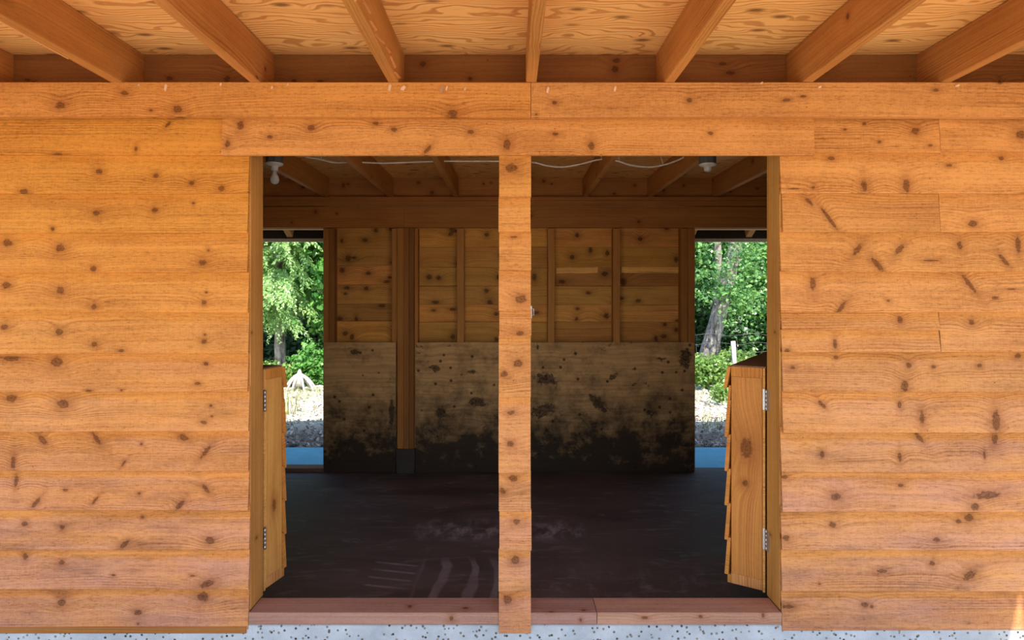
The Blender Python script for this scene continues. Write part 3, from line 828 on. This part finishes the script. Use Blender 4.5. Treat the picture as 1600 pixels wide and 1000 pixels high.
# stained plywood lining
zpt = Z(535, DB - 0.014)
STAINS = ((853, 592, 17, 9, 1), (848, 641, 17, 11, -1), (935, 630, 10, 14, 1), (1070, 560, 10, 15, 0), (958, 588, 6, 6, -1), (737, 581, 9, 3, 0), (746, 627, 13, 7, 1), (690, 645, 8, 10, 0), (612, 645, 4, 22, 0), (555, 550, 7, 4, 0), (680, 575, 8, 6, 1))
for a, b in ((506.5, 619), (649.5, 815), (815.6, 1084)):
    kk = [(X(x, DB) - X(a, DB), Z(y, DB) - 0.004, rx * DB / F * (-1 if ln < 0 else 1), ry * DB / F * (-1 if ln > 0 else 1)) for x, y, rx, ry, ln in STAINS if a < x < b]
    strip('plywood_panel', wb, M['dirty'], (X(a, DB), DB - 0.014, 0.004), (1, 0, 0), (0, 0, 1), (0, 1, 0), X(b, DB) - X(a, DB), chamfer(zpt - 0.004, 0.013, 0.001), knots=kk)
for x0, x1 in ((-EXT, XDL0 - .05), (XDR1 + .05, EXT)):
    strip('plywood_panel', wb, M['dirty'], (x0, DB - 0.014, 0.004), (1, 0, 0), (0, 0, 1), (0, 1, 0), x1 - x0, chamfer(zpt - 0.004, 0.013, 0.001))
# threshold of the left back doorway
box('threshold', wb, M['dark'], (XDL0, DB + 0.0, 0.0), (XDL - 0.001, DB + 0.14, 0.035), 0.004)
# end walls
for nm, x0, x1 in (('wall_left', -EXT - 0.03, -EXT), ('wall_right', EXT, EXT + 0.03)):
    wl = struct(nm, (x0, 4.2, 0), 'cedar boarded end wall of the shed')
    for i in range(15):
        z0 = i * 0.181 - 0.05
        strip('plank', wl, M['inner'], (x0, 2.70, z0), (0, 1, 0), (0, 0, 1), (1, 0, 0), 3.10, rect(0.18, 0.03), knots=rknots(3, .18, 3), tint=vary((1, 1, 1), .1))

# ------------------------------------------------------------------ half doors swung inwards
def half_door(label, hinge, ang, side, top, bot, w_core, leaf, tint, stain=False):
    """side +1: hinged on the right jamb.  ang: leaf direction measured from straight back"""
    hx, hy = hinge
    L = Vector((side * math.sin(ang), math.cos(ang), 0))          # along the leaf
    E = Vector((-side * math.cos(ang), math.sin(ang), 0))         # across its thickness, from lining to siding
    UP = Vector((0, 0, 1))
    base = Vector((hx, hy, bot))
    t = thing('half_door', label, 'door', base)
    t['kind'] = 'thing'
    sk, rail = 0.013, 0.05
    o0 = base + E * sk
    strip('lining_panel', t, M['planed'], base + L * 0.001 + UP * -0.008, L, UP, E, leaf, rect(top - bot + 0.008, sk - 0.002), tint=(1.2, 1.25, 1.2))
    # stile faces the camera: broad board on edge
    kn = [(0.45, w_core * 0.55, 0.016, 0.014), (0.62, w_core * .5, .05, .03)] if stain else [(0.33, w_core * 0.5, 0.03, 0.014)]
    for a in (0.0, leaf - 0.038):
        strip('stile', t, M['planed'], o0 + L * a + UP * rail, UP, E, L, top - bot - 2 * rail, chamfer(w_core, 0.038, 0.002), tint=tint, knots=kn if a == 0 else [])
    strip('bottom_rail', t, M['planed'], o0, L, E, UP, leaf, chamfer(w_core, rail - 0.001, 0.002), tint=(1.15, 1.05, 1.15))
    strip('top_rail', t, M['planed'], o0 + UP * (top - bot - rail + 0.001), L, E, UP, leaf, chamfer(w_core, rail - 0.001, 0.002), tint=(1.0, .85, .6))
    strip('cap_board', t, M['dark'], base + E * (-0.004) + UP * (top - bot + 0.001), L, E, UP, leaf, chamfer(w_core + sk + 0.004, 0.006, 0.001), tint=(1, 1, 1))
    # lapped siding on the outer face
    n = 6
    exp_ = (top - bot - 0.05) / n
    for i in range(n):
        z = bot + 0.04 + exp_ * i
        pt = 0.030 if i < n - 1 else 0.032
        hh = exp_ + 0.012
        strip('plank', t, M['planed'], o0 + E * (w_core + 0.001) + UP * (z - bot) - L * 0.004, L, UP, E, leaf + 0.006,
              [(0, pt - 0.018), (0.0, pt), (hh, 0.016), (hh, 0.0)] if i < n - 1 else [(exp_ * .42, pt - 0.012), (exp_ * .42, pt + 0.004), (exp_ + 0.008, 0.016), (exp_ + 0.008, 0.0)], nseg=1, tint=vary((1.0, .85, .62), .07))
    strip('plank', t, M['planed'], o0 + E * (w_core + 0.001), L, UP, E, leaf, rect(0.04, 0.016), tint=(1, .85, .65))
    strip('plank', t, M['planed'], o0 + E * (w_core + 0.001) + UP * (0.04 + exp_ * (n - 1)), L, UP, E, leaf, [(0, 0.004), (0, 0.018), (exp_ * .5, 0.010), (exp_ * .5, 0.0)], tint=(1, .82, .6))
    # hinges
    for zz in (0.155 / 1.06, 0.80):
        zc = bot + (top - bot) * (1 - zz if zz < .5 else 1 - zz)
    for yc in (0.86, 0.235):
        zc = bot + (top - bot) * yc
        h = empty('hinge', base + UP * (zc - bot), t)
        q = base - E * 0.007 - L * 0.010 + UP * (zc - bot - 0.05)
        for i in range(5):
            p = q + UP * (0.02 * i)
            tube('knuckle', h, M['steel'], [p, p + UP * 0.0185], 0.0065 if i % 2 == 0 else 0.0055, 8)
        strip('hinge_leaf', h, M['steel'], base + E * 0.0005 - L * 0.0022 + UP * (zc - bot - 0.05), UP, E, L, 0.10, rect(0.010, 0.002))
        strip('hinge_leaf', h, M['steel'], Vector((hx + side * 0.001, 2.828, zc - 0.05)), (0, 0, 1), (0, 1, 0), (-side, 0, 0), 0.10, rect(0.034, 0.002))
    return t
half_door('wooden half door with a dark smudge on its edge, swung open beside the right jamb', (XR - 0.001, 2.878), math.radians(33), 1, 1.289, 0.226, 0.143, 1.08, (1.0, .88, .72), True)
half_door('wooden half door folded back almost flat behind the left jamb', (XL - 0.002, 2.878), math.radians(74.5), -1, 1.283, 0.234, 0.122, 1.06, (1.12, 1.12, 1.0))

# ------------------------------------------------------------------ lamp holders and cable
def lamp_holder(x, y, label, bulb):
    t = thing('ceiling_light', label, 'light', (x, y, ZJ))
    if bulb: box('mounting_board', t, M['joist'], (JX[3] + 0.0235, y - 0.045, ZJ + 0.001), (JX[4] - 0.0235, y + 0.045, ZJ + 0.02), tint=(.9, .85, .8))
    lathe('junction_box', t, M['boxgrey'], (x, y, ZJ - 0.058), [(0.052, 0), (0.055, 0.003), (0.055, 0.058)], 8, smooth=False)
    lathe('lamp_base', t, M['porcelain'], (x, y, ZJ - 0.058), [(0.056, 0.0), (0.057, -0.005), (0.050, -0.011), (0.030, -0.018), (0.024, -0.022), (0.022, -0.045), (0.020, -0.048)], 24)
    if bulb:
        lathe('light_bulb', t, M['bulb'], (x, y, ZJ - 0.106), [(0.013, 0.004), (0.014, -0.012), (0.018, -0.026), (0.026, -0.042), (0.030, -0.058), (0.0285, -0.070), (0.022, -0.081), (0.011, -0.088), (0.002, -0.090)], 20)
    else:
        lathe('socket_shell', t, M['steel'], (x, y, ZJ - 0.106), [(0.016, 0.003), (0.015, -0.003), (0.004, -0.004)], 16)
    return t
lamp_holder(X(429, 4.0), 4.0, 'porcelain ceiling lamp holder fitted with a white bulb', True)
lamp_holder(JX[8] - 0.0, 4.02, 'bare porcelain ceiling lamp holder with no bulb in it', False)

def smooth_path(pts, n=8):
    out = []
    P = [Vector(p) for p in pts]
    P = [P[0] * 2 - P[1]] + P + [P[-1] * 2 - P[-2]]
    for i in range(1, len(P) - 2):
        for k in range(n):
            t = k / n
            a, b, c, d = P[i - 1], P[i], P[i + 1], P[i + 2]
            out.append(0.5 * ((2 * b) + (c - a) * t + (2 * a - 5 * b + 4 * c - d) * t * t + (3 * b - a - 3 * c + d) * t ** 3))
    out.append(P[-2])
    return out
dc = 4.5
cab = thing('power_cable', 'white electric cable sagging between the joists under the ceiling', 'cable', (X(473, dc), dc, Z(243, dc)))
pts = [(X(x, dc), dc, Z(y, dc)) for x, y in ((440, 228), (473, 243), (500, 249), (523, 254), (545, 253.5), (565, 253.8), (600, 255), (640, 253.5), (690, 252), (735, 252), (778, 252), (832, 253.5), (852, 258.5), (878, 261), (905, 257), (938, 249), (962, 251), (985, 258), (1014, 261), (1040, 257), (1066, 247), (1072, 240))]
tube('jacket', cab, M['cable'], smooth_path(pts, 5), 0.0062, 8)
for x, y in ((503, 249.5), (940, 248), (1036, 257.5), (968, 251)):
    tube('staple', cab, M['cable'], [(X(x, dc), dc - 0.002, Z(y, dc)), (X(x - 2, dc), dc, Z(y - 8, dc)), (X(x - 3, dc), dc, Z(y - 14, dc))], 0.0025, 5)

# ------------------------------------------------------------------ trees and ground cover behind the shed
def leafset(centers, per, spread, size, aspect=0.55, droop=0.0, face=(-0.25, -0.65, 0.9), tight=0.6):
    """clusters of pointed leaves; returns (n, 4, 3)"""
    cs = np.asarray(centers, float)
    n = len(cs) * per
    c = np.repeat(cs, per, 0) + RNG.normal(0, 1, (n, 3)) * np.array(spread)
    nrm = RNG.normal(0, 1, (n, 3)) * (1 - tight) * 1.3 + np.array(face) * tight
    nrm /= np.linalg.norm(nrm, axis=1)[:, None]
    a = RNG.normal(0, 1, (n, 3)); a[:, 2] -= droop
    a -= nrm * (a * nrm).sum(1)[:, None]
    a /= np.linalg.norm(a, axis=1)[:, None]
    b = np.cross(nrm, a)
    s = (size * RNG.uniform(0.55, 1.3, n))[:, None]
    up = nrm * s * 0.12
    V = np.stack([c - a * s * .5, c + b * s * aspect * .5 + up - a * s * .05, c + a * s * .5, c - b * s * aspect * .5 + up - a * s * .05], 1)
    return V
def ell(n, c, r, shell=0.55, zmin=0.1):
    d = RNG.normal(0, 1, (n * 3, 3)); d /= np.linalg.norm(d, axis=1)[:, None]
    d *= RNG.uniform(shell, 1, (len(d), 1))
    p = np.array(c) + d * np.array(r)
    return p[p[:, 2] > zmin][:n]
def trunk(par, mat, pts, r0, r1, n=12, name='trunk'):
    P = smooth_path(pts, 4)
    k = len(P)
    rad = [(r0 + (r1 - r0) * i / (k - 1)) * random.uniform(.93, 1.07) * (1.25 if i == 0 else 1) for i in range(k)]
    return tube(name, par, mat, P, rad, n)
def foliage(t, mat, V, loc):
    o = quads('foliage', t, mat, V, loc)
    o['kind'] = 'stuff'
    return o

# left: cedar with hanging fronds
cxx, cyy = X(437, 12.0), 12.0
t = thing('cedar_tree', 'pale green cedar with hanging fronds and a grey trunk beyond the left doorway', 'tree', (cxx, cyy, 0))
trunk(t, M['bark'], [(cxx + .02, cyy, -0.1), (cxx, cyy, 1.0), (cxx - .05, cyy + .05, 2.6), (cxx, cyy, 6.2)], 0.12, 0.05)
def sprays(base, n_br, zr, length):
    """drooping branches carrying flat hanging sprays of small scales"""
    C_, A_, N_, S_ = [], [], [], []
    for i in range(n_br):
        z = random.uniform(*zr); an = random.uniform(0, 6.283)
        L = length * random.uniform(.6, 1.1)
        dx, dy = math.cos(an), math.sin(an)
        for k in range(9):
            f = (k + 2) / 10
            p = np.array([base[0] + dx * L * f, base[1] + dy * L * f, z + .25 * f - .7 * f * f])
            for sgn in (-1, 1):
                side = np.array([-dy * sgn, dx * sgn, 0.0])
                dr = side * random.uniform(.2, .7) + np.array([dx, dy, 0]) * .5 + np.array([0, 0, -random.uniform(.5, 1.3)])
                dr /= np.linalg.norm(dr)
                nm = np.cross(dr, side); nm /= np.linalg.norm(nm)
                if nm[2] < 0: nm = -nm
                q0 = np.cross(dr, nm)
                SL = random.uniform(.22, .42)
                for m in range(11):
                    g = (m + .5) / 11
                    for w_ in (-1, 1):
                        C_.append(p + dr * SL * g + q0 * w_ * .035 * (1.15 - g) + RNG.normal(0, .008, 3))
                        A_.append(dr + q0 * w_ * .8); N_.append(nm + RNG.normal(0, .3, 3)); S_.append(.075 * (1.2 - .5 * g))
    c, a, nn, s_ = np.array(C_), np.array(A_), np.array(N_), np.array(S_)[:, None]
    nn /= np.linalg.norm(nn, axis=1)[:, None]
    a -= nn * (a * nn).sum(1)[:, None]; a /= np.linalg.norm(a, axis=1)[:, None]
    b = np.cross(nn, a)
    return np.stack([c - a * s_ * .5, c + b * s_ * .2, c + a * s_ * .5, c - b * s_ * .2], 1)
V = np.concatenate([sprays((cxx, cyy), 210, (1.75, 5.6), 1.45), sprays((cxx, cyy), 14, (1.45, 1.7), 0.9)])
foliage(t, M['leaf_cedar'], V, (cxx, cyy, 0))
# left: maple
mx_, my_ = -3.35, 12.2
t = thing('maple_tree', 'bright broadleaf tree with large flat leaves beside the pale cedar', 'tree', (mx_, my_, 0))
trunk(t, M['bark_dark'], [(mx_ + .3, my_ + .3, -0.1), (mx_ + .2, my_ + .3, 1.2), (mx_, my_ + .2, 4.2)], 0.07, 0.03)
V = np.concatenate([leafset(ell(230, (mx_, my_, 2.45), (.95, .8, 1.75)), 30, (.16, .16, .05), 0.12, 0.75, tight=.62), leafset(ell(46, (mx_ - .1, my_ + .1, .6), (.6, .5, .5), .2), 26, (.14, .14, .06), 0.085, 0.7)])
foliage(t, M['leaf_maple'], V, (mx_, my_, 0))
# right: leaning alder
ax, ay = X(1108, 13.0), 13.0
t = thing('leaning_alder', 'grey trunk leaning to one side among leaves beyond the right doorway', 'tree', (ax, ay, 0))
tp = [(X(1096, 13), 13.0, -0.1), (X(1110, 13), 13.0, Z(540, 13)), (X(1122, 13), 13, Z(495, 13)), (X(1138, 13), 13, Z(430, 13)), (X(1150, 13), 13, Z(380, 13)), (X(1172, 13), 13.2, 5.2)]
trunk(t, M['bark'], tp, 0.20, 0.13, 14)
trunk(t, M['bark'], [(X(1122, 13), 13.1, Z(480, 13)), (X(1126, 13.1), 13.2, Z(430, 13)), (X(1122, 13.3), 13.4, Z(360, 13))], 0.10, 0.07, 10, 'limb')
V = np.concatenate([leafset(ell(380, (4.9, 14.2, 2.5), (1.7, .9, 2.4), .2), 30, (.17, .17, .07), 0.105, 0.62, tight=.55),
                    leafset(ell(80, (4.6, 12.4, 2.1), (.8, .25, 1.5), .3), 22, (.13, .10, .06), 0.085, 0.62, tight=.55)])
foliage(t, M['leaf_alder'], V, (ax, ay, 0))
# right: slim dark trunk behind
t = thing('slim_tree', 'slim dark trunk in deep leaf shade behind the leaning trunk', 'tree', (X(1181, 14.5), 14.5, 0))
trunk(t, M['bark_dark'], [(X(1176, 14.5), 14.5, -.1), (X(1180, 14.5), 14.5, 1.5), (X(1182, 14.5), 14.5, 5.0)], 0.12, 0.08, 10)
V = leafset(ell(150, (6.2, 14.6, 2.6), (1.2, .9, 2.2), .3), 34, (.18, .18, .08), 0.11, 0.62, tight=.5)
foliage(t, M['leaf_alder'], V, (X(1181, 14.5), 14.5, 0))
# deep woods
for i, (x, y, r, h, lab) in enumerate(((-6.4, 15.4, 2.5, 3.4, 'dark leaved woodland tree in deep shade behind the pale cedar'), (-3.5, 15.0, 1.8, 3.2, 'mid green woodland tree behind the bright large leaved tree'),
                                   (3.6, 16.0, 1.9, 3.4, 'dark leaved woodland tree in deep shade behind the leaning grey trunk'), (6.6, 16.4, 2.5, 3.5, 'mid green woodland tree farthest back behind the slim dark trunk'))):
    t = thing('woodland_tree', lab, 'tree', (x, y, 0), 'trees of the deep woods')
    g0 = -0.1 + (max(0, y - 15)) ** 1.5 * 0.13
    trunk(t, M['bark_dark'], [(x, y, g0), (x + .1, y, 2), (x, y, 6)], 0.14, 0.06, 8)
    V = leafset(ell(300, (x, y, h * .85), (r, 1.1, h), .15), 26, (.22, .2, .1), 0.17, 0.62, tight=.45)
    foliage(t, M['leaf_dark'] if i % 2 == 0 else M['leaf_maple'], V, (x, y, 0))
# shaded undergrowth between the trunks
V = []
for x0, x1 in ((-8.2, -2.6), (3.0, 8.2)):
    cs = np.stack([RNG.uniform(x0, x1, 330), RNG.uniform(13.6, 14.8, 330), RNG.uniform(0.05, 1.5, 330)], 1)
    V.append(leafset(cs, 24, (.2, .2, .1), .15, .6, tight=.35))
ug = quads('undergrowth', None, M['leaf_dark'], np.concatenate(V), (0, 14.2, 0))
ug['label'] = 'dark shaded undergrowth between the trunks at the edge of the woods'; ug['category'] = 'undergrowth'; ug['kind'] = 'stuff'
# shrubs along the clearing
for lab, x, y, rx, rz, n, mt, sz in (
        ('low sunny shrub at the foot of the leaning grey trunk', X(1104, 11.0), 11.0, .42, .34, 130, 'leaf_shrub', .07),
        ('leafy shrub below the white fence stake', X(1165, 11.8), 11.9, .5, .38, 110, 'leaf_shrub', .075),
        ('shrub of dark glossy leaves under the broadleaf tree', X(487, 11.2), 11.25, .40, .42, 110, 'leaf_maple', .075),
        ('small bush at the foot of the cedar trunk', X(457, 11.2), 11.2, .2, .24, 50, 'leaf_shrub', .07),
        ('thin yellow green bush left of the cedar trunk', X(420, 11.0), 11.0, .2, .26, 22, 'leaf_shrub', .07),
        ('tiny green weed at the edge of the wood chips', X(1127, 9.4), 9.4, .12, .16, 22, 'leaf_shrub', .05)):
    t = thing('shrub', lab, 'shrub', (x, y, 0))
    for q in range(4):
        a = q * 1.7
        tube('stem', t, M['bark_dark'], [(x, y, -.05), (x + math.cos(a) * rx * .4, y + math.sin(a) * rx * .3, rz * .7), (x + math.cos(a) * rx * .7, y + math.sin(a) * rx * .5, rz * 1.3)], 0.008, 5)
    V = leafset(ell(n, (x, y, rz * .9), (rx, rx * .7, rz), .2, .03), 26, (.06, .06, .035), sz, .65, tight=.6)
    foliage(t, M[mt], V, (x, y, 0))

# bleached root stump
sx, sy = X(468, 10.8), 10.8
t = thing('root_stump', 'bleached root crown standing at the edge of the sunny clearing', 'stump', (sx, sy, 0))
lathe('crown', t, M['silver'], (sx, sy, 0.16), [(.07, -.1), (.075, 0), (.05, .1), (.03, .17), (.012, .2)], 9)
for i in range(9):
    a = i * 0.75 + random.uniform(-.2, .2)
    L = random.uniform(.2, .32)
    tube('root', t, M['silver'], smooth_path([(sx, sy, .28), (sx + math.cos(a) * L * .45, sy + math.sin(a) * L * .3, .2), (sx + math.cos(a) * L * .8, sy + math.sin(a) * L * .5, .08), (sx + math.cos(a) * L, sy + math.sin(a) * L * .6, -.02)], 3), [0.03 - 0.0017 * k for k in range(10)], 6)
tube('root', t, M['silver'], [(sx + .1, sy, .02), (sx + .35, sy + .05, .05), (sx + .55, sy + .1, .0)], [.03, .025, .012], 6)

# stake and wire fence
fx = X(1147, 11.5)
t = thing('fence_stake', 'weathered white stake standing in the greenery beyond the right doorway', 'post', (fx, 11.5, 0))
tube('shaft', t, M['silver'], [(fx + .01, 11.5, -.1), (fx, 11.5, .45), (fx - .02, 11.5, Z(533, 11.5))], [.046, .044, .042], 8)
for nm, lab, x0, x1, y in (('wire_fence', 'thin wire fence in front of the cedar trunk', -5.6, -3.2, 12.1), ('wire_fence', 'thin wire fence behind the white stake', 3.3, 5.6, 11.65)):
    t = thing(nm, lab, 'fence', (x0, y, 0))
    for xx in (x0, x1):
        tube('fence_post', t, M['bark'], [(xx, y, -.1), (xx, y, 1.0)], .04, 7)
    for k in range(5):
        z = .25 + .17 * k
        tube('line_wire', t, M['wire'], [(x0 + (x1 - x0) * q / 8, y, z + .03 * math.sin(q * 2.1 + k)) for q in range(9)], .0022, 5)
    for k in range(1, 15):
        xx = x0 + (x1 - x0) * k / 15
        tube('stay_wire', t, M['wire'], [(xx, y - .002, .08), (xx + random.uniform(-.05, .05), y - .002, random.uniform(.7, .95))], .0016, 4)

# tall grass tufts
def grass(name, lab, x, y, n, h, spread):
    V = []
    for i in range(n):
        bx, by = x + random.gauss(0, spread), y + random.gauss(0, spread)
        a = random.uniform(0, 6.28); H = h * random.uniform(.4, 1.1); ln = random.uniform(.1, .5) * H
        ww = .006
        px_, py_ = math.cos(a + 1.57) * ww, math.sin(a + 1.57) * ww
        m = (bx + math.cos(a) * ln * .35, by + math.sin(a) * ln * .35, H * .6)
        e = (bx + math.cos(a) * ln, by + math.sin(a) * ln, H)
        V.append([(bx - px_, by - py_, -.02), (bx + px_, by + py_, -.02), (m[0] + px_, m[1] + py_, m[2]), (m[0] - px_, m[1] - py_, m[2])])
        V.append([(m[0] - px_, m[1] - py_, m[2]), (m[0] + px_, m[1] + py_, m[2]), (e[0] + px_ * .2, e[1], e[2]), (e[0] - px_ * .2, e[1], e[2])])
    o = quads(name, None, M['blade'], np.array(V), (x, y, 0))
    o['label'] = lab; o['category'] = 'grass'
    return o
grass('grass_tuft', 'tall thin grass blades at the shadow edge beside the left half door', X(452, 8.5), 8.5, 14, .38, .06)
g = grass('grass_cover', 'short sparse grass over the sunny clearing', 0, 9.8, 10, .1, .3)
V = []
for i in range(5200):
    sgn = random.choice((-1, 1))
    x, y = sgn * random.uniform(2.0, 6.0), random.uniform(7.4, 11.4)
    if (math.sin(x * 3.1) + math.sin(y * 2.3 + x) + random.gauss(0, .7)) < .5: continue
    a = random.uniform(0, 6.28); H = random.uniform(.03, .09)
    V.append([(x - .004, y, -.02), (x + .004, y, -.02), (x + .003 + math.cos(a) * H * .5, y + math.sin(a) * H * .5, H), (x - .003 + math.cos(a) * H * .5, y + math.sin(a) * H * .5, H)])
bpy.data.objects.remove(g)
g = quads('grass_cover', None, M['blade'], np.array(V), (0, 9.4, 0))
g['label'] = 'short sparse grass over the sunny clearing'; g['category'] = 'grass'; g['kind'] = 'stuff'
# wood chips and stones on the ground behind the slab
n = 9000
c = np.stack([RNG.choice([-1, 1], n) * RNG.uniform(1.6, 5.4, n), 6.64 + 4.2 * RNG.uniform(0, 1, n) ** 1.5, RNG.uniform(.0, .018, n)], 1)
nr = RNG.normal(0, .45, (n, 3)) + np.array([0, -.15, 1]); nr /= np.linalg.norm(nr, axis=1)[:, None]
a = RNG.normal(0, 1, (n, 3)); a -= nr * (a * nr).sum(1)[:, None]; a /= np.linalg.norm(a, axis=1)[:, None]
b = np.cross(nr, a); s = RNG.uniform(.012, .036, n)[:, None]
V = np.stack([c - a * s - b * s * .4, c + a * s - b * s * .35, c + a * s * .9 + b * s * .45, c - a * s * .8 + b * s * .4], 1)
g = quads('wood_chips', None, M['chip'], V, (0, 8, 0))
g['label'] = 'scattered wood chips on the bare ground behind the slab'; g['category'] = 'wood chips'; g['kind'] = 'stuff'
